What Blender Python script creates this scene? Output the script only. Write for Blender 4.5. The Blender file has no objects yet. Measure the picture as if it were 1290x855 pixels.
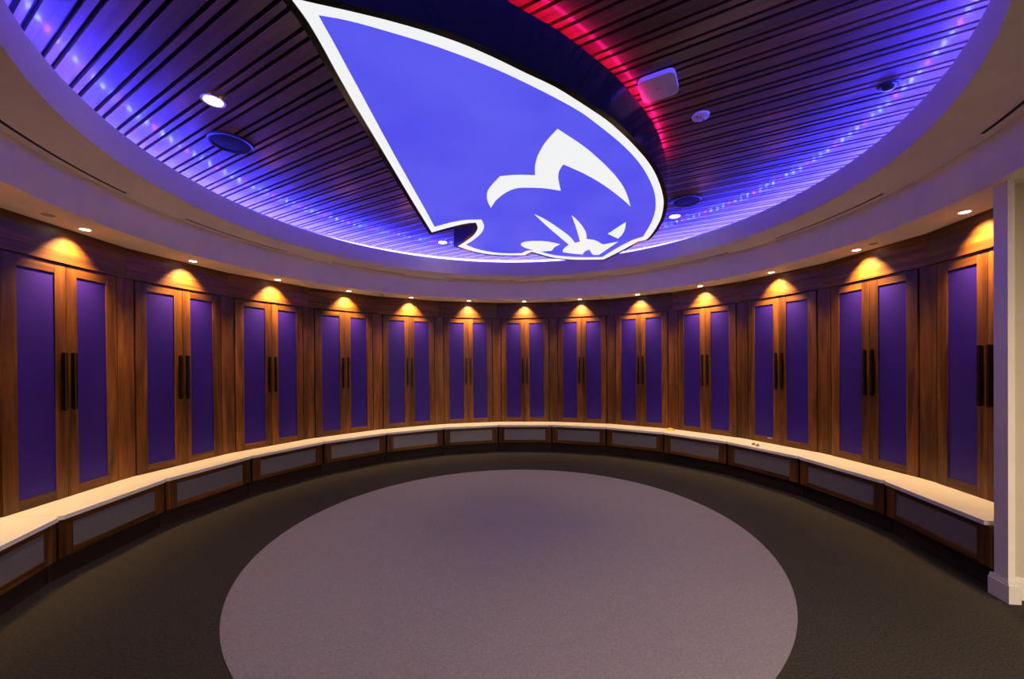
import bpy, bmesh, math, random
from mathutils import Vector, Matrix
from mathutils.geometry import tessellate_polygon

SC = bpy.context.scene
COL = SC.collection
random.seed(7)

# ------------------------------------------------------------------ camera
CAM_PITCH, CAM_ROLL = -0.0047, -0.0074
cam_data = bpy.data.cameras.new('camera')
cam_data.sensor_fit = 'HORIZONTAL'
cam_data.sensor_width = 36.0
cam_data.lens = 492.15 / 1290 * 36.0
cam_data.shift_x = (645 - 659.8) / 1290
cam_data.shift_y = (460.96 - 427.5) / 1290
cam_data.clip_start = 0.02
cam = bpy.data.objects.new('camera', cam_data)
COL.objects.link(cam)
_cp, _sp, _cr, _sr = math.cos(CAM_PITCH), math.sin(CAM_PITCH), math.cos(CAM_ROLL), math.sin(CAM_ROLL)
_f = Vector((0, _cp, _sp)); _u0 = Vector((0, -_sp, _cp)); _x0 = Vector((1, 0, 0))
_r = _x0 * _cr + _u0 * _sr
_u = _x0 * -_sr + _u0 * _cr
cam.matrix_world = Matrix(((_r.x, _u.x, -_f.x, 0.0982), (_r.y, _u.y, -_f.y, -3.4675), (_r.z, _u.z, -_f.z, 1.5), (0, 0, 0, 1)))
SC.camera = cam

# ------------------------------------------------------------------ world, light levels, exposure
world = bpy.data.worlds.new('world'); SC.world = world
world.use_nodes = True
world.node_tree.nodes['Background'].inputs['Color'].default_value = (1.0, 0.80, 0.62, 1)
world.node_tree.nodes['Background'].inputs['Strength'].default_value = 0.10
SC.view_settings.view_transform = 'Standard'
SC.view_settings.look = 'None'
SC.view_settings.gamma = 1.0
SC.view_settings.use_curve_mapping = False
SC.view_settings.exposure = 0.14
WARM = (1.0, 0.62, 0.25)
SOFFIT_LAMP = 155.0       # watts of each recessed lamp over the lockers
SLAT_LAMP = 115.0          # watts of each recessed lamp in the slat ceiling
COVE_BLUE = (0.018, 0.024, 1.0)
COVE_CHIP = 1500.0          # emission of one cove diode
RED_STRIP = 30.0
COVE_STRIP = 40.0         # emission of the diffuser strip on the cove's back wall
SIGN_GAIN = 1.02

# ------------------------------------------------------------------ room numbers (metres, room centre at the origin)
A0, DA = 0.034, 0.2828    # angle of the middle locker, step between lockers
RD = 3.5846               # door plane distance
RH = 3.572                # header face
RB = 3.215                # bench cabinet face
RS = 3.195                # bench slab front edge
R_IN, R_STEP, R_OUT = 2.7938, 3.2054, 3.66
Z_RING, Z_SOFFIT, Z_BAND, Z_SLAT = 2.9125, 2.6102, 3.132, 3.27
Z_SIGN = 2.935

# ------------------------------------------------------------------ node helpers
def mat(name):
    m = bpy.data.materials.new(name); m.use_nodes = True
    nt = m.node_tree
    return m, nt, nt.nodes['Principled BSDF']

def N(nt, typ, **kw):
    n = nt.nodes.new(typ)
    for k, v in kw.items():
        if k.startswith('i_'):
            n.inputs[k[2:].replace('_', ' ')].default_value = v
        else:
            setattr(n, k, v)
    return n

def ramp(nt, stops):
    n = nt.nodes.new('ShaderNodeValToRGB')
    e = n.color_ramp.elements
    while len(e) < len(stops): e.new(0.5)
    for el, (p, c) in zip(e, stops):
        el.position = p; el.color = (c[0], c[1], c[2], 1)
    return n

def plain(name, col, rough=0.5, metal=0.0, noise=0.0, scale=40.0, bump=0.0, spec=0.5):
    m, nt, b = mat(name)
    b.inputs['Roughness'].default_value = rough
    b.inputs['Metallic'].default_value = metal
    b.inputs['Specular IOR Level'].default_value = spec
    tc = N(nt, 'ShaderNodeTexCoord')
    nz = N(nt, 'ShaderNodeTexNoise', i_Scale=scale, i_Detail=4.0)
    nt.links.new(tc.outputs['Object'], nz.inputs['Vector'])
    k = 1 - noise; q = 1 + noise
    rp = ramp(nt, [(0.3, [c * k for c in col]), (0.7, [c * q for c in col])])
    nt.links.new(nz.outputs['Fac'], rp.inputs['Fac'])
    nt.links.new(rp.outputs['Color'], b.inputs['Base Color'])
    if bump:
        bp = N(nt, 'ShaderNodeBump', i_Strength=bump, i_Distance=0.004)
        nt.links.new(nz.outputs['Fac'], bp.inputs['Height'])
        nt.links.new(bp.outputs['Normal'], b.inputs['Normal'])
    return m

def wood(name, axis, dark, mid, light, rough=0.42, coat=0.0):
    """grain runs along `axis`; every board (mesh island) gets its own offset and tone"""
    m, nt, b = mat(name)
    b.inputs['Roughness'].default_value = rough
    b.inputs['Specular IOR Level'].default_value = 0.35; b.inputs['Coat Weight'].default_value = coat; b.inputs['Coat Roughness'].default_value = 0.16
    tc = N(nt, 'ShaderNodeTexCoord')
    geo = N(nt, 'ShaderNodeNewGeometry')
    oi = N(nt, 'ShaderNodeObjectInfo')
    add = N(nt, 'ShaderNodeMath', operation='ADD')
    nt.links.new(geo.outputs['Random Per Island'], add.inputs[0])
    nt.links.new(oi.outputs['Random'], add.inputs[1])
    fr = N(nt, 'ShaderNodeMath', operation='FRACT'); nt.links.new(add.outputs[0], fr.inputs[0])
    off = N(nt, 'ShaderNodeMath', operation='MULTIPLY'); off.inputs[1].default_value = 37.0
    nt.links.new(fr.outputs[0], off.inputs[0])
    vadd = N(nt, 'ShaderNodeVectorMath', operation='ADD')
    nt.links.new(tc.outputs['Object'], vadd.inputs[0]); nt.links.new(off.outputs[0], vadd.inputs[1])
    mp = N(nt, 'ShaderNodeMapping')
    s = [14.0, 14.0, 14.0]; s['xyz'.index(axis)] = 0.9
    mp.inputs['Scale'].default_value = s
    nt.links.new(vadd.outputs[0], mp.inputs['Vector'])
    n1 = N(nt, 'ShaderNodeTexNoise', i_Scale=1.3, i_Detail=5.0, i_Distortion=0.9)
    nt.links.new(mp.outputs[0], n1.inputs['Vector'])
    mp2 = N(nt, 'ShaderNodeMapping')
    s2 = [150.0, 150.0, 150.0]; s2['xyz'.index(axis)] = 5.0
    mp2.inputs['Scale'].default_value = s2
    nt.links.new(vadd.outputs[0], mp2.inputs['Vector'])
    n2 = N(nt, 'ShaderNodeTexNoise', i_Scale=1.0, i_Detail=2.0)
    nt.links.new(mp2.outputs[0], n2.inputs['Vector'])
    mx = N(nt, 'ShaderNodeMath', operation='MULTIPLY_ADD'); mx.inputs[1].default_value = 0.35
    nt.links.new(n2.outputs['Fac'], mx.inputs[0]); nt.links.new(n1.outputs['Fac'], mx.inputs[2])
    rp = ramp(nt, [(0.42, dark), (0.66, mid), (0.92, light)])
    nt.links.new(mx.outputs[0], rp.inputs['Fac'])
    hs = N(nt, 'ShaderNodeHueSaturation')
    vr = N(nt, 'ShaderNodeMapRange'); vr.inputs['To Min'].default_value = 0.62; vr.inputs['To Max'].default_value = 1.32
    nt.links.new(fr.outputs[0], vr.inputs['Value']); nt.links.new(vr.outputs[0], hs.inputs['Value'])
    nt.links.new(rp.outputs['Color'], hs.inputs['Color'])
    nt.links.new(hs.outputs['Color'], b.inputs['Base Color'])
    bp = N(nt, 'ShaderNodeBump', i_Strength=0.12, i_Distance=0.002)
    nt.links.new(n2.outputs['Fac'], bp.inputs['Height']); nt.links.new(bp.outputs['Normal'], b.inputs['Normal'])
    return m

def emit(name, col, strength, cloud=0.0):
    m, nt, b = mat(name)
    b.inputs['Base Color'].default_value = (0.02, 0.02, 0.02, 1)
    b.inputs['Roughness'].default_value = 0.4
    b.inputs['Emission Strength'].default_value = strength
    if cloud:
        tc = N(nt, 'ShaderNodeTexCoord')
        nz = N(nt, 'ShaderNodeTexNoise', i_Scale=1.5, i_Detail=2.0)
        nt.links.new(tc.outputs['Object'], nz.inputs['Vector'])
        lo = (col[0] * (1 - cloud), col[1] * (1 - cloud), col[2] * (1 - 0.15 * cloud))
        hi = (col[0] * (1 + cloud), col[1] * (1 + cloud), col[2] * (1 + 0.15 * cloud))
        rp = ramp(nt, [(0.3, lo), (0.72, hi)])
        nt.links.new(nz.outputs['Fac'], rp.inputs['Fac'])
        nt.links.new(rp.outputs['Color'], b.inputs['Emission Color'])
    else:
        b.inputs['Emission Color'].default_value = (*col, 1)
    return m

WD, WM, WL = (0.030, 0.010, 0.003), (0.100, 0.034, 0.0055), (0.20, 0.072, 0.010)
M = {}
M['wood_v'] = wood('walnut_vertical', 'z', WD, WM, WL)
M['wood_h'] = wood('walnut_horizontal', 'x', WD, WM, WL)
M['slat'] = wood('slat_walnut', 'x', (0.058, 0.024, 0.008), (0.125, 0.053, 0.0145), (0.190, 0.082, 0.023), rough=0.5, coat=0.35)
M['dark_wood'] = wood('toe_kick_walnut', 'x', (0.012, 0.006, 0.004), (0.024, 0.011, 0.007), (0.040, 0.018, 0.011), rough=0.7)
M['paint'] = plain('warm_white_paint', (0.86, 0.78, 0.68), 0.75, noise=0.03, scale=6, bump=0.03)
M['wall_paint'] = plain('beige_wall_paint', (0.56, 0.50, 0.40), 0.8, noise=0.03, scale=6, bump=0.03)
M['base_paint'] = plain('white_semi_gloss', (0.75, 0.72, 0.68), 0.35, noise=0.02)
M['quartz'] = plain('cream_quartz', (0.86, 0.82, 0.77), 0.28, noise=0.04, scale=9)
M['carpet'] = plain('charcoal_carpet', (0.042, 0.036, 0.031), 0.95, noise=0.42, scale=95, bump=0.7, spec=0.1)
M['carpet_disc'] = plain('mauve_grey_carpet', (0.250, 0.212, 0.240), 0.95, noise=0.16, scale=110, bump=0.6, spec=0.1)
M['black'] = plain('matte_black', (0.006, 0.006, 0.008), 0.7)
M['gloss_black'] = plain('gloss_black', (0.010, 0.010, 0.014), 0.16)
M['bronze'] = plain('dark_bronze', (0.045, 0.026, 0.018), 0.35, metal=0.85, noise=0.1)
M['panel'] = plain('purple_panel', (0.026, 0.010, 0.200), 0.42, noise=0.06, scale=4, spec=0.22)
M['dark_blue'] = plain('black_speaker_cloth', (0.009, 0.009, 0.016), 0.45, noise=0.1)
M['plastic'] = plain('white_plastic', (0.62, 0.60, 0.58), 0.4)
M['trim_white'] = plain('white_lamp_trim', (0.70, 0.66, 0.60), 0.45)
M['cap'] = plain('tan_cover_plate', (0.36, 0.28, 0.20), 0.6)
M['yellow'] = plain('yellow_cloth', (0.85, 0.50, 0.02), 0.8, noise=0.1)
M['brown'] = plain('brown_cork', (0.30, 0.17, 0.06), 0.8, noise=0.2)
M['grey_dark'] = plain('dark_grey_slot', (0.006, 0.006, 0.008), 0.7, spec=0.2)
M['lens'] = emit('lamp_lens', (1.0, 0.86, 0.62), 14.0)
M['sign_blue'] = emit('sign_blue', (0.080, 0.080, 0.76), SIGN_GAIN, cloud=0.20)
M['sign_white'] = emit('sign_white', (0.78, 0.79, 0.80), SIGN_GAIN)
M['cove_chip'] = emit('cove_diode_blue', COVE_BLUE, COVE_CHIP)
M['cove_pink'] = emit('cove_diode_magenta', (0.10, 0.012, 0.60), COVE_CHIP * 0.35)
M['cove_strip'] = emit('cove_diffuser', (0.06, 0.052, 1.0), COVE_STRIP)
M['red_strip'] = emit('red_strip', (1.0, 0.008, 0.23), RED_STRIP)

def grille_material():
    m, nt, b = mat('perforated_steel')
    b.inputs['Roughness'].default_value = 0.45
    b.inputs['Metallic'].default_value = 0.5
    tc = N(nt, 'ShaderNodeTexCoord')
    mp = N(nt, 'ShaderNodeMapping'); mp.inputs['Scale'].default_value = (130, 130, 130)
    mp.inputs['Rotation'].default_value = (0, math.radians(45), 0)
    nt.links.new(tc.outputs['Object'], mp.inputs['Vector'])
    fr = N(nt, 'ShaderNodeVectorMath', operation='FRACTION'); nt.links.new(mp.outputs[0], fr.inputs[0])
    sb = N(nt, 'ShaderNodeVectorMath', operation='SUBTRACT'); sb.inputs[1].default_value = (0.5, 0.0, 0.5)
    nt.links.new(fr.outputs[0], sb.inputs[0])
    ml = N(nt, 'ShaderNodeVectorMath', operation='MULTIPLY'); ml.inputs[1].default_value = (1, 0, 1)
    nt.links.new(sb.outputs[0], ml.inputs[0])
    ln = N(nt, 'ShaderNodeVectorMath', operation='LENGTH'); nt.links.new(ml.outputs[0], ln.inputs[0])
    rp = ramp(nt, [(0.30, (0.03, 0.025, 0.03)), (0.36, (0.40, 0.37, 0.40))])
    nt.links.new(ln.outputs['Value'], rp.inputs['Fac'])
    nt.links.new(rp.outputs['Color'], b.inputs['Base Color'])
    return m
M['grille'] = grille_material()

# ------------------------------------------------------------------ mesh helpers
class MB:
    def __init__(self): self.bm = bmesh.new()
    def box(self, x0, x1, y0, y1, z0, z1, mi=0, bev=0.0):
        v = [self.bm.verts.new(p) for p in ((x0, y0, z0), (x1, y0, z0), (x1, y1, z0), (x0, y1, z0), (x0, y0, z1), (x1, y0, z1), (x1, y1, z1), (x0, y1, z1))]
        fs = [self.bm.faces.new([v[i] for i in q]) for q in ((3, 2, 1, 0), (4, 5, 6, 7), (0, 1, 5, 4), (1, 2, 6, 5), (2, 3, 7, 6), (3, 0, 4, 7))]
        for f in fs: f.material_index = mi
        if bev:
            es = list({e for f in fs for e in f.edges})
            r = bmesh.ops.bevel(self.bm, geom=es, offset=bev, segments=1, affect='EDGES')
            for f in r['faces']: f.material_index = mi
        return self
    def prism(self, pts, z0, z1, mi=0, holes=()):
        """vertical prism over a plan polygon (with optional hole loops)"""
        loops = [list(pts)] + [list(h) for h in holes]
        flat = [p for l in loops for p in l]
        bot = [self.bm.verts.new((p[0], p[1], z0)) for p in flat]
        top = [self.bm.verts.new((p[0], p[1], z1)) for p in flat]
        tris = tessellate_polygon([[Vector((p[0], p[1], 0)) for p in l] for l in loops])
        for t in tris:
            a, b, c = (Vector((flat[i][0], flat[i][1], 0)) for i in t)
            up = (b - a).cross(c - a).z
            if abs(up) < 1e-12: continue
            t = t if up > 0 else t[::-1]
            for vs in ([top[i] for i in t], [bot[i] for i in t[::-1]]):
                try: self.bm.faces.new(vs).material_index = mi
                except ValueError: pass
        o = 0
        for k, l in enumerate(loops):
            n = len(l)
            area = sum(l[i][0] * l[(i + 1) % n][1] - l[(i + 1) % n][0] * l[i][1] for i in range(n))
            ccw = (area > 0) != (k > 0)
            for i in range(n):
                a, b = o + i, o + (i + 1) % n
                q = [bot[a], bot[b], top[b], top[a]]
                try: self.bm.faces.new(q if ccw else q[::-1]).material_index = mi
                except ValueError: pass
            o += n
        return self
    def lathe(self, prof, n=32, a0=0.0, a1=None, closed=False, mi=0, skip_cap=True):
        """prof: (r, z) points revolved about z; angle measured from +y towards +x"""
        full = a1 is None
        m = n if full else n + 1
        rings = []
        for k in range(m):
            a = a0 + ((2 * math.pi) if full else (a1 - a0)) * k / n
            rings.append([self.bm.verts.new((r * math.sin(a), r * math.cos(a), z)) for r, z in prof])
        L = len(prof)
        for k in range(n):
            p, q = rings[k], rings[(k + 1) % m]
            for i in range(L if closed else L - 1):
                j = (i + 1) % L
                try: self.bm.faces.new((p[i], p[j], q[j], q[i])).material_index = mi
                except ValueError: pass
        if closed and not full:
            for ring in (rings[0], rings[-1]):
                try: self.bm.faces.new(ring).material_index = mi
                except ValueError: pass
        return self
    def disc(self, x, y, z0, z1, r, n=24, mi=0, r1=None):
        """solid disc (optionally tapering to r1 at z0)"""
        r1 = r if r1 is None else r1
        b = [self.bm.verts.new((x + r1 * math.cos(2 * math.pi * k / n), y + r1 * math.sin(2 * math.pi * k / n), z0)) for k in range(n)]
        t = [self.bm.verts.new((x + r * math.cos(2 * math.pi * k / n), y + r * math.sin(2 * math.pi * k / n), z1)) for k in range(n)]
        self.bm.faces.new(b[::-1]).material_index = mi
        self.bm.faces.new(t).material_index = mi
        for k in range(n):
            j = (k + 1) % n
            self.bm.faces.new((b[k], b[j], t[j], t[k])).material_index = mi
        return self
    def build(self, name, mats, parent=None, fix=True, smooth=False):
        if fix: bmesh.ops.recalc_face_normals(self.bm, faces=self.bm.faces)
        me = bpy.data.meshes.new(name)
        self.bm.to_mesh(me); self.bm.free()
        for mm in (mats if isinstance(mats, (list, tuple)) else [mats]): me.materials.append(mm)
        if smooth:
            me.polygons.foreach_set('use_smooth', [True] * len(me.polygons))
            me.set_sharp_from_angle(angle=math.radians(35))
        o = bpy.data.objects.new(name, me); COL.objects.link(o)
        if parent: o.parent = parent
        return o

def thing(name, label, cat, loc=(0, 0, 0), rz=0.0, group=None):
    o = bpy.data.objects.new(name, None); COL.objects.link(o)
    o.empty_display_size = 0.1
    o.location = loc; o.rotation_euler = (0, 0, rz)
    return tag(o, label, cat, group)

def tag(o, label, cat, group=None):
    o['label'] = label; o['category'] = cat
    if group: o['group'] = group
    return o

def structure(o):
    o['kind'] = 'structure'
    return o

def copy_tree(o, parent=None):
    c = o.copy(); COL.objects.link(c)
    if parent: c.parent = parent
    for ch in list(o.children): copy_tree(ch, c)
    return c

def pol(r, a): return (r * math.sin(a), r * math.cos(a))

# ================================================================== the setting
structure(MB().prism([(8.3 * math.cos(k * math.pi / 32), 8.3 * math.sin(k * math.pi / 32)) for k in range(64)], -0.05, 0.0).build('floor', M['carpet']))

# curved wall behind the lockers, hall walls behind the camera
for i in range(0, 14):
    hw = 3.705 * math.tan(DA / 2)
    w = structure(MB().prism([(-hw, 0), (hw, 0), (hw + .008, .06), (-hw - .008, .06)], 0.0, Z_SOFFIT + .05).build('wall_back', M['wall_paint']))
    a = A0 + DA * (i - 7)
    w.location = (*pol(3.705, a), 0); w.rotation_euler = (0, 0, -a)
structure(MB().lathe([(8.0, 0.0), (8.0, 2.66), (8.1, 2.66), (8.1, 0.0)], n=40, a0=math.radians(100), a1=math.radians(260), closed=True).build('wall_rear', M['wall_paint']))

# inner bulkhead: cove band, ring underside;  outer bulkhead: fascia and soffit over the lockers
structure(MB().lathe([(R_IN, Z_RING), (R_IN, Z_BAND), (R_IN + .015, Z_BAND), (R_IN + .015, 3.112), (3.185, 3.112), (3.185, 3.36), (R_STEP + .02, 3.36), (R_STEP + .02, 2.975), (R_STEP, 2.975), (R_STEP, Z_RING)],
                     n=128, closed=True).build('trim_1', M['paint'], smooth=True))
structure(MB().lathe([(R_STEP, Z_SOFFIT), (R_STEP, 2.974), (R_STEP + .02, 2.974), (R_STEP + .02, Z_SOFFIT + .05), (3.70, Z_SOFFIT + .05), (3.70, Z_SOFFIT)],
                     n=128, closed=True).build('trim_2', M['paint'], smooth=True))
structure(MB().lathe([(3.70, Z_SOFFIT), (3.70, Z_SOFFIT + .05), (8.1, Z_SOFFIT + .05), (8.1, Z_SOFFIT)], n=48, a0=math.radians(100), a1=math.radians(260), closed=True).build('trim_3', M['paint']))

# slat ceiling: every slat its own piece, clipped by the round opening
ceiling = structure(MB().lathe([(0.001, 3.325), (3.18, 3.325), (3.18, 3.36), (0.001, 3.36)], n=96, closed=True).build('ceiling', M['black']))
TH = math.radians(-29.0)
GAP, PER, PAIR, S0, R_SLAT = 0.0220, 0.1542, 0.0531, -0.3518, 3.14
def slat(sa, sb):
    if sb <= -R_SLAT + .02 or sa >= R_SLAT - .02: return
    sa = max(sa, -R_SLAT + .02); sb = min(sb, R_SLAT - .02)
    xa, xb = math.sqrt(R_SLAT ** 2 - sa * sa), math.sqrt(R_SLAT ** 2 - sb * sb)
    sm = (sa + sb) / 2
    pts = [(-xa, sa - sm), (xa, sa - sm), (xb, sb - sm), (-xb, sb - sm)]
    o = MB().prism(pts, 0.0, 0.034).build('slat', M['slat'], ceiling)
    o.rotation_euler = (0, 0, TH)
    o.location = (-math.sin(TH) * sm, math.cos(TH) * sm, Z_SLAT)
for k in range(-20, 27):
    g = S0 + PER * k
    slat(g + GAP / 2, g + PAIR - GAP / 2)                 # narrow slat of the pair
    slat(g + PAIR + GAP / 2, g + PER - GAP / 2)           # wide slat

# end of the partition wall at the right, with its skirting
NX = Vector((math.sin(1.7308), math.cos(1.7308)))
P2, P1, P1b, P1c = (3.112, -0.962), (3.092, -1.052), (3.126, -1.060), (3.165, -0.990)
structure(MB().prism([P1, P1b, P1c, (3.2, -0.975), P2], 0.0, Z_SOFFIT).build('wall_right', M['paint']))
structure(MB().prism([(3.168, -1.000), (4.6, -1.606), (4.6, -1.562), (3.195, -0.971)], 0.0, Z_SOFFIT).build('wall_right', M['wall_paint']))
def grow(d):
    return [(P2[0] - d, P2[1] + 0.02), (P1[0] - d, P1[1] - d), (P1b[0] + d, P1b[1] - d), (3.172, -1.001 - d), (4.6, -1.606 - d), (4.6, -1.59), (3.19, -0.985)]
bb = MB().prism(grow(.017), 0.0, 0.112)
bb.prism(grow(.010), 0.112, 0.127); bb.prism(grow(.004), 0.127, 0.138)
structure(bb.build('baseboard_right', M['base_paint']))

# left end: plain timber end panel beyond the last locker
a_end = A0 + DA * (-7) - DA / 2
tx, ty = -math.cos(a_end), math.sin(a_end)
q0, q1 = pol(3.20, a_end), pol(3.75, a_end)
q0, q1 = (q0[0] + tx * .10, q0[1] + ty * .10), (q1[0] + tx * .10, q1[1] + ty * .10)
structure(MB().prism([q0, q1, (q1[0] + tx * .08, q1[1] + ty * .08), (q0[0] + tx * .08, q0[1] + ty * .08)], 0.0, Z_SOFFIT).build('wall_left', M['wall_paint']))

# inlaid round carpet
rug_pts = [(2.066 * math.cos(2 * math.pi * k / 160), 2.066 * math.sin(2 * math.pi * k / 160)) for k in range(160)]
tag(MB().prism(rug_pts, 0.0, 0.006).build('round_carpet', M['carpet_disc']), 'large round mauve grey carpet inlaid in the dark floor', 'carpet')

# ================================================================== lockers
ORD = ['first', 'second', 'third', 'fourth', 'fifth', 'sixth', 'seventh', 'eighth', 'ninth', 'tenth', 'eleventh', 'twelfth', 'thirteenth']
def frame_bm(x0, x1, z0, z1, sl, sr, rb, rt, y0, y1, bev=.0015):
    b = MB()
    b.box(x0, x0 + sl, y0, y1, z0, z1, 0, bev); b.box(x1 - sr, x1, y0, y1, z0, z1, 0, bev)
    b.box(x0 + sl + .0006, x1 - sr - .0006, y0 + .0004, y1, z0, z0 + rb, 1, bev)
    b.box(x0 + sl + .0006, x1 - sr - .0006, y0 + .0004, y1, z1 - rt, z1, 1, bev)
    return b
def make_locker():
    root = thing('locker', 'walnut locker', 'locker', group='lockers along the curved wall')
    h = RH * math.tan(DA / 2) - .0008
    yh = RH - RD
    hb = math.tan(DA / 2)
    MB().prism([(-h, yh), (h, yh), (h + .03 * hb, yh + .03), (-h - .03 * hb, yh + .03)], 2.330, Z_SOFFIT).build('header_panel', M['wood_h'], root)
    b = MB(); b.box(-.425, .425, .026, .05, .40, 2.6); b.box(-.425, -.40, .05, .11, .40, 2.6); b.box(.40, .425, .05, .11, .40, 2.6)
    b.build('body', M['dark_wood'], root)
    for s in (-1, 1):
        xs = sorted((s * .0012, s * .4255))
        sl, sr = ((.0935, .0822) if s < 0 else (.0822, .0935))
        d = frame_bm(xs[0], xs[1], .463, 2.325, sl, sr, .078, .085, 0, .022).build('door', [M['wood_v'], M['wood_h']], root)
        px = sorted((s * .0834, s * .332))
        MB().box(px[0], px[1], .009, .016, .541, 2.240).build('purple_panel', M['panel'], d)
        hd = MB()
        hd.box(s * .036 - .010, s * .036 + .010, -.036, -.012, 1.160, 1.622, 0, .003)
        hd.box(s * .036 - .007, s * .036 + .007, -.013, .001, 1.166, 1.616)
        hd.build('handle', M['bronze'], d)
    # filler board on the mitre to the left neighbour
    m = -DA / 2
    cx, cy = 3.617 * math.sin(m), 3.617 * math.cos(m) - RD
    f = MB().box(-.0750, .0750, 0, .02, .463, 2.328, 0, .0015).build('filler_panel', M['wood_v'], root)
    f.location = (cx, cy, 0); f.rotation_euler = (0, 0, -m)
    return root
lock0 = make_locker()
LOCK = {}
for i in range(0, 14):
    o = lock0 if i == 1 else None
    if o is None: o = copy_tree(lock0)
    a = A0 + DA * (i - 7)
    o.location = (*pol(RD, a), 0); o.rotation_euler = (0, 0, -a)
    LOCK[i] = o
    if i == 0: o['label'] = 'walnut locker past the left edge of view, before the first whole one'
    elif i == 13: o['label'] = 'walnut locker at the right end, half hidden by the lavender wall end'
    elif i == 1: o['label'] = 'leftmost walnut locker fully in view, with two purple-panelled doors'
    elif i == 7: o['label'] = 'walnut locker with two purple-panelled doors, middle (seventh) of the thirteen along the curve'
    else: o['label'] = f'walnut locker with two purple-panelled doors, {ORD[i-1]} from the left along the curve'

# ================================================================== bench
def make_cabinet():
    root = thing('bench_cabinet', 'bench', 'bench cabinet', group='low cabinets under the bench')
    frame_bm(-.445, .445, .160, .430, .093, .093, .046, .042, 0, .02).build('front_frame', [M['wood_v'], M['wood_h']], root)
    MB().box(-.353, .353, .010, .014, .205, .389).build('mesh_grille', M['grille'], root)
    MB().box(-.442, .442, .021, .30, .160, .430).build('body', M['dark_wood'], root)
    MB().box(-.462, .462, .062, .080, 0.0, .159).build('toe_kick', M['dark_wood'], root)
    return root
cab0 = make_cabinet()
for i in range(0, 14):
    o = cab0 if i == 0 else copy_tree(cab0)
    a = A0 + DA * (i - 7)
    o.location = (*pol(RB, a), 0); o.rotation_euler = (0, 0, -a)
    if i == 0: o['label'] = 'low walnut bench cabinet cut off by the left edge, with mesh grille'
    elif i == 13: o['label'] = 'low walnut bench cabinet at the right end, butting against the lavender wall end'
    elif i == 7: o['label'] = 'low walnut bench cabinet with mesh grille, below the middle (seventh) locker'
    else: o['label'] = f'low walnut bench cabinet with mesh grille, below the {ORD[i-1]} locker from the left'

top = thing('stone_bench', 'long curved cream stone bench top running under all the lockers', 'bench top')
def fp(i, t, r):
    a = A0 + DA * (i - 7)
    return (r * math.sin(a) + t * math.cos(a), r * math.cos(a) - t * math.sin(a))
def facet_front(i, tl, tr): return [fp(i, tl, RS), fp(i, tr, RS)]
def notch(i):
    """rounded set-back of the front edge between facet i and i+1 (interior points)"""
    r2 = RS + .022
    return [fp(i, .436, RS + .003), fp(i, .443, RS + .012), fp(i, .447, r2 - .003), fp(i, .450, r2 + .002), fp(i + 1, -.450, r2 + .002), fp(i + 1, -.447, r2 - .003), fp(i + 1, -.443, RS + .012), fp(i + 1, -.436, RS + .003)]
RBK = RD + .025
T = .428
for i in range(0, 14):
    front, back = [], []
    lo = i < 7; hi = i > 7
    tl = -T + (.0012 if i <= 7 else 0); tr = T - (.0012 if i >= 7 else 0)
    if hi:
        front += [fp(i - 1, T + .0012, RS)] + notch(i - 1); back += [fp(i - 1, T + .0012, RBK), pol(RBK / math.cos(DA / 2), A0 + DA * (i - 7.5))]
    front += facet_front(i, tl, tr) if not hi else facet_front(i, -T, tr)
    back += [fp(i, tl if not hi else -T, RBK), fp(i, tr, RBK)]
    if lo:
        front += notch(i) + [fp(i + 1, -T - .0012, RS)]; back += [pol(RBK / math.cos(DA / 2), A0 + DA * (i - 6.5)), fp(i + 1, -T - .0012, RBK)]
    MB().prism(front + back[::-1], .4325, .4615).build('slab', M['quartz'], top)
pass_end = fp(13, T, RS)

# ================================================================== recessed lamps
def spot(name, parent, power, cone, blend, tilt, z, radius=.03, col=WARM):
    l = bpy.data.lights.new(name, 'SPOT'); l.energy = power; l.color = col
    l.spot_size = math.radians(cone); l.spot_blend = blend; l.shadow_soft_size = radius
    o = bpy.data.objects.new(name, l); COL.objects.link(o); o.parent = parent
    o.location = (0, 0, z); o.rotation_euler = (math.radians(tilt), 0, 0)
    return o
def make_downlight(r, power, cone, blend, tilt, name='recessed_lamp', col=WARM):
    root = thing(name, 'lamp', 'ceiling lamp')
    MB().lathe([(r * .78, -.001), (r, -.004), (r * 1.02, 0), (r * .78, 0)], n=28, closed=True).build('trim_ring', M['trim_white'], root, smooth=True)
    MB().disc(0, 0, -.0015, .001, r * .78, 24).build('lens', M['lens'], root)
    spot('lamp_light', root, power, cone, blend, tilt, -.012, radius=r * .5, col=col)
    return root
RL = 3.44
lamp0 = make_downlight(.040, SOFFIT_LAMP, 90, 1.0, 21)
for i in range(0, 14):
    o = lamp0 if i == 1 else copy_tree(lamp0)
    a = A0 + DA * (i - 7)
    o.location = (*pol(RL, a), Z_SOFFIT); o.rotation_euler = (0, 0, -a)
    o['group'] = 'recessed lamps in the soffit over the lockers'
    if i == 0: o['label'] = 'small recessed soffit lamp past the left edge of view'
    else: o['label'] = f'small round recessed lamp in the soffit over the {ORD[i-1]} locker from the left'

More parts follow.
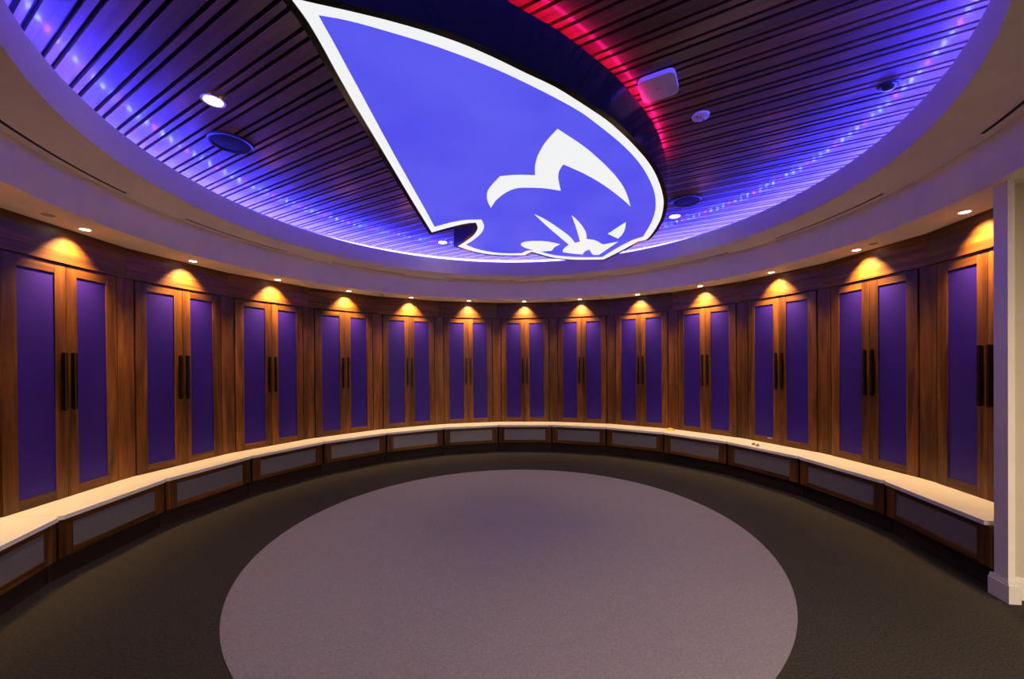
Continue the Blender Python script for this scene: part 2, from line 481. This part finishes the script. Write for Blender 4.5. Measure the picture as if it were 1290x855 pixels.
def D(x, y): return (0.0982 + (x - 0.0982) * 1.0473, -3.4675 + (y + 3.4675) * 1.0473)
slamp0 = make_downlight(.068, SLAT_LAMP, 84, 1.0, 0, col=(1.0, 0.80, 0.58))
for k, (x, y, lab) in enumerate(((-1.866, -.972, 'bright round recessed lamp among the slats beside the left speaker'),
                                 (1.851, 1.042, 'round recessed lamp among the slats just right of the sign'),
                                 (-1.009, 1.937, 'small-looking recessed lamp among the slats by the notch of the sign'),
                                 (1.0, -1.93, 'recessed lamp among the slats above the top edge of view'))):
    o = slamp0 if k == 0 else copy_tree(slamp0)
    o.location = (*D(x, y), Z_SLAT); o['label'] = lab; o['group'] = 'recessed lamps in the slat ceiling'

# flush cover plates in the soffit
for k, (deg, lab) in enumerate(((-100.5, 'flat tan cover plate in the soffit left of the first lamp'), (-38.4, 'flat tan cover plate in the soffit between the fourth and fifth lamps'),
                                (24.4, 'flat tan cover plate in the soffit between the eighth and ninth lamps'), (86.3, 'flat tan cover plate in the soffit just right of the twelfth lamp'))):
    o = tag(MB().disc(0, 0, -.004, 0.0, .036, 20, r1=.032).build('cover_plate', M['cap']), lab, 'cover plate', 'sprinkler cover plates in the soffit')
    o.location = (*pol(3.41, math.radians(deg)), Z_SOFFIT)

# linear slot diffusers in the ring underside
SL = [(-113.5, -95.2), (-85.0, -64.2), (-53.0, -33.5), (-22.0, -1.2), (8.8, 29.0), (39.5, 60.5), (71.6, 93.2), (109.2, 128.0)]
WHERE = ['leftmost, at the left edge of view', 'second from the left', 'third from the left', 'just left of the middle', 'just right of the middle',
         'third from the right', 'second from the right', 'rightmost, at the right edge of view']
for (d0, d1), w in zip(SL, WHERE):
    root = thing('slot_diffuser', f'thin dark air slot curved along the ceiling ring, {w}', 'air vent', group='curved air slots in the ceiling ring')
    n = 14
    MB().lathe([(3.120, Z_RING - .0015), (3.146, Z_RING - .0015), (3.146, Z_RING), (3.120, Z_RING)], n, math.radians(d0), math.radians(d1), closed=True).build('slot', M['black'], root)
    b = MB()
    b.lathe([(3.108, Z_RING - .003), (3.120, Z_RING - .003), (3.120, Z_RING), (3.108, Z_RING)], n, math.radians(d0), math.radians(d1), closed=True)
    b.lathe([(3.146, Z_RING - .003), (3.156, Z_RING - .003), (3.156, Z_RING), (3.146, Z_RING)], n, math.radians(d0), math.radians(d1), closed=True)
    b.build('frame', M['paint'], root)

# cove light: tape with diodes lying behind the band
cove = thing('cove_light', 'ring of blue diode tape glowing in the cove around the slat ceiling', 'light strip')
MB().lathe([(2.858, 3.112), (2.858, 3.116), (2.882, 3.116), (2.882, 3.112)], n=128, closed=True).build('tape', M['trim_white'], cove)
MB().lathe([(3.176, 3.118), (3.176, 3.262), (3.184, 3.262), (3.184, 3.118)], n=128, closed=True).build('diffuser', M['cove_strip'], cove, smooth=True)
NCH = 224
for name, mm, test in (('diodes', 'cove_chip', lambda k: k % 4), ('diodes', 'cove_pink', lambda k: not k % 4)):
    b = MB()
    for k in range(NCH):
        if not test(k): continue
        a = 2 * math.pi * k / NCH
        x, y = pol(2.87, a)
        c, s = math.cos(-a), math.sin(-a)
        v = [b.bm.verts.new((x + c * u - s * w, y + s * u + c * w, z)) for z in (3.1165, 3.1265) for u, w in ((-.009, -.006), (.009, -.006), (.009, .006), (-.009, .006))]
        for q in ((3, 2, 1, 0), (4, 5, 6, 7), (0, 1, 5, 4), (1, 2, 6, 5), (2, 3, 7, 6), (3, 0, 4, 7)): b.bm.faces.new([v[i] for i in q])
    o = b.build(name, M[mm], cove); o['kind'] = 'stuff'
    if mm == 'cove_pink': o['label'] = 'magenta diodes'

# ================================================================== illuminated sign
OUTER = [(-0.801, -1.945),(-0.797, -1.906),(-0.793, -1.867),(-0.791, -1.823),(-0.793, -1.759),(-0.797, -1.685),(-0.803, -1.608),(-0.808, -1.537),(-0.811, -1.48),(-0.814, -1.425),(-0.817, -1.371),(-0.82, -1.317),(-0.822, -1.266),(-0.823, -1.218),(-0.825, -1.165),(-0.827, -1.099),(-0.834, -0.886),(-0.844, -0.608),(-0.855, -0.31),(-0.864, -0.036),(-0.871, 0.174),(-0.876, 0.376),(-0.882, 0.573),(-0.887, 0.773),(-0.831, 0.733),(-0.775, 0.693),(-0.718, 0.655),(-0.662, 0.618),(-0.607, 0.585),(-0.551, 0.551),(-0.498, 0.523),(-0.452, 0.503),(-0.411, 0.495),(-0.375, 0.491),(-0.373, 0.539),(-0.371, 0.587),(-0.375, 0.638),(-0.387, 0.694),(-0.406, 0.754),(-0.428, 0.815),(-0.453, 0.874),(-0.481, 0.932),(-0.513, 0.989),(-0.547, 1.045),(-0.58, 1.098),(-0.608, 1.143),(-0.637, 1.186),(-0.666, 1.228),(-0.695, 1.27),(-0.663, 1.317),(-0.632, 1.365),(-0.6, 1.411),(-0.564, 1.455),(-0.52, 1.5),(-0.472, 1.544),(-0.421, 1.584),(-0.368, 1.616),(-0.312, 1.641),(-0.252, 1.659),(-0.191, 1.672),(-0.129, 1.682),(-0.069, 1.688),(-0.008, 1.689),(0.054, 1.688),(0.115, 1.688),(0.212, 1.534),(0.244, 1.565),(0.275, 1.597),(0.311, 1.63),(0.352, 1.672),(0.397, 1.717),(0.446, 1.763),(0.498, 1.802),(0.56, 1.837),(0.626, 1.868),(0.695, 1.894),(0.762, 1.913),(0.819, 1.924),(0.875, 1.929),(0.931, 1.931),(0.988, 1.932),(1.043, 1.932),(1.099, 1.93),(1.155, 1.928),(1.211, 1.926),(1.244, 1.83),(1.277, 1.734),(1.31, 1.639),(1.341, 1.542),(1.37, 1.444),(1.398, 1.346),(1.425, 1.248),(1.452, 1.149),(1.529, 1.08),(1.532, 1.042),(1.535, 0.998),(1.534, 0.949),(1.531, 0.891),(1.526, 0.829),(1.52, 0.765),(1.511, 0.681),(1.499, 0.593),(1.485, 0.502),(1.468, 0.414),(1.447, 0.326),(1.423, 0.237),(1.398, 0.151),(1.374, 0.075),(1.358, 0.027),(1.342, -0.015),(1.326, -0.057),(1.306, -0.104),(1.273, -0.178),(1.234, -0.261),(1.193, -0.344),(1.151, -0.423),(1.115, -0.489),(1.078, -0.553),(1.039, -0.615),(0.998, -0.677),(0.95, -0.745),(0.898, -0.813),(0.845, -0.881),(0.793, -0.945),(0.742, -1.005),(0.689, -1.065),(0.639, -1.12),(0.593, -1.167),(0.561, -1.197),(0.533, -1.222),(0.499, -1.251),(0.449, -1.295),(0.39, -1.345),(0.33, -1.396),(0.274, -1.44),(0.236, -1.466),(0.201, -1.489),(0.165, -1.511),(0.127, -1.535),(0.072, -1.571),(0.014, -1.61),(-0.045, -1.648),(-0.1, -1.681),(-0.136, -1.702),(-0.17, -1.72),(-0.204, -1.737),(-0.238, -1.753),(-0.283, -1.773),(-0.328, -1.792),(-0.375, -1.81),(-0.419, -1.826),(-0.464, -1.842),(-0.511, -1.857),(-0.558, -1.872),(-0.608, -1.887),(-0.661, -1.902),(-0.711, -1.916),(-0.75, -1.928),(-0.777, -1.937)]
INNER = [(-0.732, -1.861),(-0.734, -1.804),(-0.735, -1.747),(-0.737, -1.689),(-0.74, -1.628),(-0.743, -1.555),(-0.746, -1.48),(-0.749, -1.4),(-0.753, -1.315),(-0.758, -1.193),(-0.764, -1.062),(-0.769, -0.922),(-0.775, -0.774),(-0.781, -0.56),(-0.788, -0.325),(-0.794, -0.092),(-0.8, 0.117),(-0.805, 0.248),(-0.809, 0.368),(-0.814, 0.483),(-0.818, 0.601),(-0.773, 0.571),(-0.727, 0.541),(-0.682, 0.512),(-0.637, 0.486),(-0.597, 0.465),(-0.557, 0.446),(-0.517, 0.43),(-0.477, 0.417),(-0.436, 0.411),(-0.394, 0.409),(-0.351, 0.409),(-0.309, 0.408),(-0.306, 0.455),(-0.303, 0.502),(-0.3, 0.549),(-0.303, 0.597),(-0.311, 0.65),(-0.323, 0.704),(-0.339, 0.758),(-0.358, 0.813),(-0.386, 0.878),(-0.419, 0.945),(-0.455, 1.01),(-0.488, 1.068),(-0.513, 1.108),(-0.537, 1.144),(-0.561, 1.178),(-0.585, 1.213),(-0.556, 1.26),(-0.529, 1.307),(-0.498, 1.354),(-0.463, 1.397),(-0.414, 1.443),(-0.359, 1.489),(-0.3, 1.528),(-0.243, 1.558),(-0.195, 1.574),(-0.147, 1.584),(-0.099, 1.589),(-0.053, 1.592),(-0.005, 1.592),(0.04, 1.588),(0.086, 1.585),(0.107, 1.545),(0.128, 1.506),(0.154, 1.477),(0.195, 1.465),(0.239, 1.462),(0.267, 1.482),(0.295, 1.503),(0.326, 1.527),(0.362, 1.561),(0.402, 1.601),(0.444, 1.642),(0.489, 1.676),(0.537, 1.703),(0.588, 1.725),(0.641, 1.744),(0.693, 1.761),(0.744, 1.776),(0.794, 1.788),(0.845, 1.798),(0.898, 1.805),(0.963, 1.808),(1.03, 1.806),(1.098, 1.803),(1.166, 1.801),(1.196, 1.678),(1.227, 1.553),(1.257, 1.433),(1.287, 1.325),(1.31, 1.257),(1.332, 1.196),(1.354, 1.137),(1.377, 1.077),(1.461, 0.963),(1.45, 0.863),(1.44, 0.763),(1.429, 0.663),(1.416, 0.566),(1.402, 0.476),(1.385, 0.387),(1.367, 0.302),(1.348, 0.223),(1.332, 0.165),(1.316, 0.112),(1.299, 0.061),(1.281, 0.011),(1.265, -0.035),(1.248, -0.079),(1.231, -0.122),(1.212, -0.167),(1.189, -0.218),(1.164, -0.27),(1.137, -0.323),(1.108, -0.378),(1.069, -0.448),(1.027, -0.521),(0.982, -0.594),(0.935, -0.665),(0.889, -0.729),(0.842, -0.792),(0.792, -0.853),(0.741, -0.914),(0.68, -0.982),(0.614, -1.052),(0.552, -1.116),(0.501, -1.168),(0.465, -1.204),(0.431, -1.235),(0.398, -1.262),(0.362, -1.291),(0.322, -1.321),(0.281, -1.352),(0.23, -1.389),(0.175, -1.428),(0.119, -1.467),(0.065, -1.503),(0.021, -1.532),(-0.023, -1.559),(-0.067, -1.584),(-0.109, -1.608),(-0.147, -1.629),(-0.184, -1.649),(-0.22, -1.667),(-0.252, -1.683),(-0.283, -1.699),(-0.316, -1.714),(-0.364, -1.735),(-0.423, -1.759),(-0.483, -1.783),(-0.534, -1.803),(-0.581, -1.821),(-0.624, -1.835),(-0.659, -1.845),(-0.696, -1.853)]
CROWN = [(0.315, -1.076),(0.362, -1.029),(0.409, -0.982),(0.456, -0.935),(0.502, -0.885),(0.55, -0.83),(0.596, -0.772),(0.641, -0.713),(0.685, -0.655),(0.723, -0.602),(0.759, -0.55),(0.795, -0.498),(0.828, -0.444),(0.861, -0.389),(0.893, -0.334),(0.923, -0.276),(0.953, -0.215),(0.987, -0.138),(1.02, -0.057),(1.053, 0.027),(1.085, 0.11),(1.055, 0.066),(1.024, 0.022),(0.993, -0.022),(0.958, -0.069),(0.906, -0.136),(0.849, -0.208),(0.79, -0.279),(0.734, -0.344),(0.689, -0.393),(0.645, -0.438),(0.602, -0.48),(0.558, -0.521),(0.517, -0.556),(0.476, -0.589),(0.435, -0.622),(0.394, -0.655),(0.383, -0.618),(0.375, -0.58),(0.371, -0.545),(0.371, -0.508),(0.373, -0.466),(0.38, -0.413),(0.391, -0.352),(0.403, -0.289),(0.415, -0.227),(0.377, -0.242),(0.34, -0.256),(0.301, -0.269),(0.264, -0.278),(0.226, -0.284),(0.187, -0.288),(0.15, -0.289),(0.111, -0.29),(0.072, -0.286),(0.036, -0.273),(-0.006, -0.24),(-0.046, -0.194),(-0.082, -0.141),(-0.113, -0.088),(-0.138, -0.039),(-0.157, 0.013),(-0.175, 0.066),(-0.193, 0.118),(-0.198, 0.069),(-0.204, 0.021),(-0.208, -0.028),(-0.209, -0.075),(-0.207, -0.12),(-0.202, -0.163),(-0.194, -0.207),(-0.182, -0.252),(-0.161, -0.307),(-0.133, -0.364),(-0.102, -0.422),(-0.073, -0.479),(-0.036, -0.487),(0.001, -0.495),(0.041, -0.5),(0.078, -0.501),(0.117, -0.499),(0.156, -0.496),(0.196, -0.494),(0.193, -0.542),(0.191, -0.589),(0.191, -0.636),(0.194, -0.682),(0.199, -0.728),(0.206, -0.775),(0.215, -0.813),(0.225, -0.853),(0.236, -0.892),(0.249, -0.931),(0.264, -0.968),(0.28, -1.004),(0.298, -1.04)]
LEAF = [(0.544, 1.224),(0.513, 1.198),(0.483, 1.173),(0.449, 1.15),(0.408, 1.128),(0.362, 1.109),(0.316, 1.097),(0.265, 1.092),(0.213, 1.093),(0.168, 1.102),(0.126, 1.12),(0.094, 1.147),(0.077, 1.187),(0.074, 1.233),(0.084, 1.271),(0.103, 1.311),(0.126, 1.348),(0.153, 1.382),(0.185, 1.414),(0.219, 1.444),(0.254, 1.47),(0.289, 1.494),(0.325, 1.518),(0.465, 1.482),(0.47, 1.442),(0.475, 1.402),(0.481, 1.363),(0.49, 1.326),(0.506, 1.29),(0.525, 1.257)]
FAN = [(0.211, 0.278),(0.239, 0.311),(0.266, 0.344),(0.294, 0.378),(0.321, 0.414),(0.351, 0.459),(0.381, 0.506),(0.41, 0.554),(0.44, 0.604),(0.474, 0.662),(0.509, 0.723),(0.543, 0.783),(0.574, 0.838),(0.595, 0.878),(0.614, 0.916),(0.632, 0.953),(0.65, 0.992),(0.667, 1.037),(0.684, 1.083),(0.7, 1.13),(0.716, 1.176),(0.77, 1.124),(0.744, 1.011),(0.718, 0.897),(0.692, 0.785),(0.666, 0.676),(0.643, 0.582),(0.619, 0.492),(0.596, 0.403),(0.573, 0.313),(0.593, 0.349),(0.613, 0.385),(0.632, 0.422),(0.652, 0.461),(0.676, 0.512),(0.701, 0.567),(0.724, 0.623),(0.745, 0.678),(0.762, 0.726),(0.778, 0.774),(0.791, 0.821),(0.803, 0.868),(0.812, 0.911),(0.819, 0.953),(0.826, 0.994),(0.833, 1.036),(0.875, 1.051),(0.918, 1.07),(0.957, 1.104),(0.996, 1.144),(1.013, 1.164),(0.977, 1.132),(0.939, 1.101),(0.952, 1.118),(0.985, 1.156),(1.028, 1.203),(1.066, 1.246),(1.22, 1.142),(1.1, 1.686),(1.065, 1.689),(1.033, 1.684),(1.012, 1.658),(0.994, 1.618),(0.978, 1.573),(0.964, 1.534),(0.947, 1.486),(0.933, 1.446),(0.911, 1.476),(0.892, 1.509),(0.885, 1.542),(0.883, 1.58),(0.883, 1.621),(0.882, 1.66),(0.836, 1.649),(0.79, 1.638),(0.745, 1.622),(0.71, 1.606),(0.676, 1.586),(0.642, 1.565),(0.607, 1.545),(0.605, 1.505),(0.602, 1.465),(0.604, 1.422),(0.612, 1.379),(0.625, 1.334),(0.639, 1.287),(0.653, 1.241),(0.62, 1.172),(0.586, 1.103),(0.553, 1.033),(0.52, 0.963),(0.485, 0.889),(0.45, 0.814),(0.415, 0.74),(0.383, 0.67),(0.357, 0.613),(0.332, 0.559),(0.309, 0.506),(0.286, 0.454),(0.267, 0.409),(0.248, 0.365),(0.229, 0.321)]
TRI = [(1.039, 0.859),(1.145, 0.501),(1.156, 0.551),(1.168, 0.601),(1.179, 0.651),(1.187, 0.7),(1.194, 0.745),(1.198, 0.791),(1.202, 0.835),(1.203, 0.879),(1.201, 0.928),(1.196, 0.975),(1.191, 1.023)]
RED0, RED1 = 110, 159

def offset(poly, d, lim=2.2):
    n = len(poly); out = []
    area = sum(poly[i][0] * poly[(i + 1) % n][1] - poly[(i + 1) % n][0] * poly[i][1] for i in range(n))
    sg = 1 if area > 0 else -1
    for i in range(n):
        a, b, c = Vector(poly[i - 1]), Vector(poly[i]), Vector(poly[(i + 1) % n])
        e1, e2 = (b - a).normalized(), (c - b).normalized()
        n1, n2 = Vector((e1.y, -e1.x)) * sg, Vector((e2.y, -e2.x)) * sg
        m = n1 + n2
        m = n1 if m.length < 1e-4 else m.normalized()
        k = min(lim, 1 / max(.2, m.dot(n1)))
        out.append((b.x + m.x * d * k, b.y + m.y * d * k))
    return out
sign = thing('emblem_sign', 'large glowing blue and white crest sign hanging under the slat ceiling', 'sign')
RIM = offset(OUTER, .034)
Z_TOP = 3.195
MB().prism(RIM, Z_SIGN + .012, Z_TOP).build('housing', M['gloss_black'], sign)
MB().prism(RIM, Z_SIGN - .004, Z_SIGN + .012, holes=[OUTER]).build('rim', M['gloss_black'], sign)
MB().prism(OUTER, Z_SIGN, Z_SIGN + .011, holes=[INNER]).build('white_border', M['sign_white'], sign)
MB().prism(offset(INNER, -.0002), Z_SIGN, Z_SIGN + .011).build('blue_field', M['sign_blue'], sign)
for nm, poly in (('white_crest_mark', CROWN), ('white_crest_mark', LEAF), ('white_crest_mark', FAN), ('white_crest_mark', TRI)):
    MB().prism(poly, Z_SIGN - .0025, Z_SIGN + .001).build(nm, M['sign_white'], sign)
for x, y in ((.2, -1.2), (.9, -.2), (.55, .8), (0.1, .1)):
    MB().box(x - .03, x + .03, y - .03, y + .03, Z_TOP, Z_SLAT).build('hanger', M['black'], sign)
# red light strip along the right-hand edge, in the gap above the housing
RPTS = [p for p in offset(OUTER, .012)[RED0:RED1]]
b = MB()
RIN = offset(OUTER, -.006)[RED0:RED1]
vs = [[b.bm.verts.new((p[0], p[1], Z_TOP + .003)), b.bm.verts.new((q[0], q[1], Z_TOP + .003))] for p, q in zip(RPTS, RIN)]
for p, q in zip(vs, vs[1:]): b.bm.faces.new((p[0], q[0], q[1], p[1]))
bmesh.ops.solidify(b.bm, geom=list(b.bm.faces), thickness=.003)
b.build('red_light_strip', M['red_strip'], sign)['label'] = 'red light strip'

# ================================================================== devices on the slat ceiling
def speaker(x, y, r, lab):
    root = thing('ceiling_speaker', lab, 'speaker', (*D(x, y), Z_SLAT), group='round black speakers in the slat ceiling')
    MB().lathe([(r, 0), (r, -.010), (r * .97, -.016), (r * .88, -.012), (r * .88, 0)], n=40, closed=True).build('bezel', M['dark_blue'], root, smooth=True)
    MB().lathe([(.001, -.013), (r * .6, -.012), (r * .87, -.009), (r * .87, 0), (.001, 0)], n=40, closed=True).build('grille', M['grey_dark'], root, smooth=True)
speaker(-2.10, -.512, .150, 'large round black speaker in the slats at the left, beside the bright lamp')
speaker(1.80, .60, .150, 'round black speaker in the slats half hidden behind the right of the sign')
dome = thing('ceiling_sensor', 'small dark round sensor in the purple-lit slats at the right', 'sensor', (*D(2.344, -1.071), Z_SLAT))
MB().lathe([(.060, 0), (.060, -.006), (.052, -.012), (.044, -.012), (.044, 0)], n=28, closed=True).build('ring', M['dark_blue'], dome, smooth=True)
MB().lathe([(.001, -.034), (.020, -.031), (.036, -.022), (.043, -.008), (.043, 0), (.001, 0)], n=28, closed=True).build('dome', M['gloss_black'], dome, smooth=True)

def rounded_rect(w, h, r, n=6):
    out = []
    for cx, cy, s in ((w - r, h - r, 0), (-w + r, h - r, 90), (-w + r, -h + r, 180), (w - r, -h + r, 270)):
        for k in range(n + 1):
            t = math.radians(s + 90 * k / n); out.append((cx + r * math.cos(t), cy + r * math.sin(t)))
    return out
ap = thing('access_point', 'white rounded-square wireless access point on the slats right of the sign', 'access point', (*D(.925, -1.095), Z_SLAT), TH + math.radians(0))
b = MB()
b.prism(rounded_rect(.112, .112, .042), -.030, -.002)
bmesh.ops.bevel(b.bm, geom=[e for e in b.bm.edges if abs(e.verts[0].co.z + .030) < 1e-5 and abs(e.verts[1].co.z + .030) < 1e-5 and len(e.link_faces) == 2 and abs(e.link_faces[0].normal.z - e.link_faces[1].normal.z) > .4], offset=.008, segments=3, affect='EDGES')
b.build('shell', M['plastic'], ap, smooth=True)
MB().prism(rounded_rect(.098, .098, .034), -.002, .004).build('mount', M['grey_dark'], ap)
b = MB()
for x0, x1, y in ((-.016, -.004, .004), (-.004, .004, -.003), (.006, .016, .004)): b.box(x0, x1, y - .003, y + .003, -.0312, -.0298)
b.build('mark', M['cap'], ap)
sd = thing('smoke_detector', 'small white round detector with dark ports on the slats', 'smoke detector', (*D(1.321, -.787), Z_SLAT))
MB().lathe([(.001, -.016), (.046, -.016), (.058, -.010), (.060, 0), (.001, 0)], n=32, closed=True).build('cover', M['plastic'], sd, smooth=True)
for x, y, r in ((.028, .020, .008), (-.030, -.012, .007), (.0, -.004, .005), (-.008, -.022, .004)):
    MB().disc(x, y, -.0172, -.0155, r, 12).build('port', M['grey_dark'], sd)

# ================================================================== small things on the bench
def on_bench(i, t, r): x, y = fp(i, t, r); return (x, y, .4615)
b = MB()
ring = 18
for j, (rr, z) in enumerate(((1.0, .001), (.95, .016), (.65, .026), (.25, .032))):
    row = [b.bm.verts.new((rr * (.062 + .012 * math.sin(3 * t + j)) * math.cos(t), rr * (.034 + .007 * math.cos(2 * t)) * math.sin(t), z + .003 * math.sin(4 * t + j))) for t in [2 * math.pi * k / ring for k in range(ring)]]
    if j:
        for k in range(ring): b.bm.faces.new((prev[k], prev[(k + 1) % ring], row[(k + 1) % ring], row[k]))
    else: b.bm.faces.new(row[::-1])
    prev = row
b.bm.faces.new(prev)
yc = tag(b.build('yellow_cloth', M['yellow'], smooth=True), 'crumpled yellow cloth lying on the bench between two lockers', 'cloth')
yc.location = on_bench(9, .49, 3.47); yc.rotation_euler = (0, 0, -(A0 + DA * 2.5))
for k, (t, r, lab) in enumerate(((-.045, 3.33, 'small brown cork piece on the bench, left one of the pair'), (.030, 3.30, 'small brown cork piece on the bench, right one of the pair'))):
    b = MB().disc(0, 0, 0, .014, .020, 14, r1=.022)
    b.disc(.004, .003, .014, .026, .010, 12, r1=.012)
    o = tag(b.build('cork_piece', M['brown'], smooth=True), lab, 'cork', 'cork pieces on the bench')
    o.location = on_bench(11, t - .12, r)

ps = tag(MB().box(-.030, .030, -.0012, 0, -.004, .004).build('pale_strip', M['trim_white']), 'thin pale strip under the left purple panel of the eleventh locker', 'strip')  # thin pale streak across the door's bottom rail, built as a flat strip
ax, ay = fp(11, -.128, RD - .0005); ps.location = (ax, ay, .530); ps.rotation_euler = (0, 0, -(A0 + DA * 4))

# hall lamp behind the camera (the hall the room opens to)
hl = bpy.data.lights.new('hall_light', 'AREA'); hl.shape = 'RECTANGLE'; hl.size = 2.4; hl.size_y = 1.2; hl.energy = 260; hl.color = (1.0, .80, .58)
ho = bpy.data.objects.new('hall_light', hl); COL.objects.link(ho); ho.location = (3.3, -4.7, 2.58)
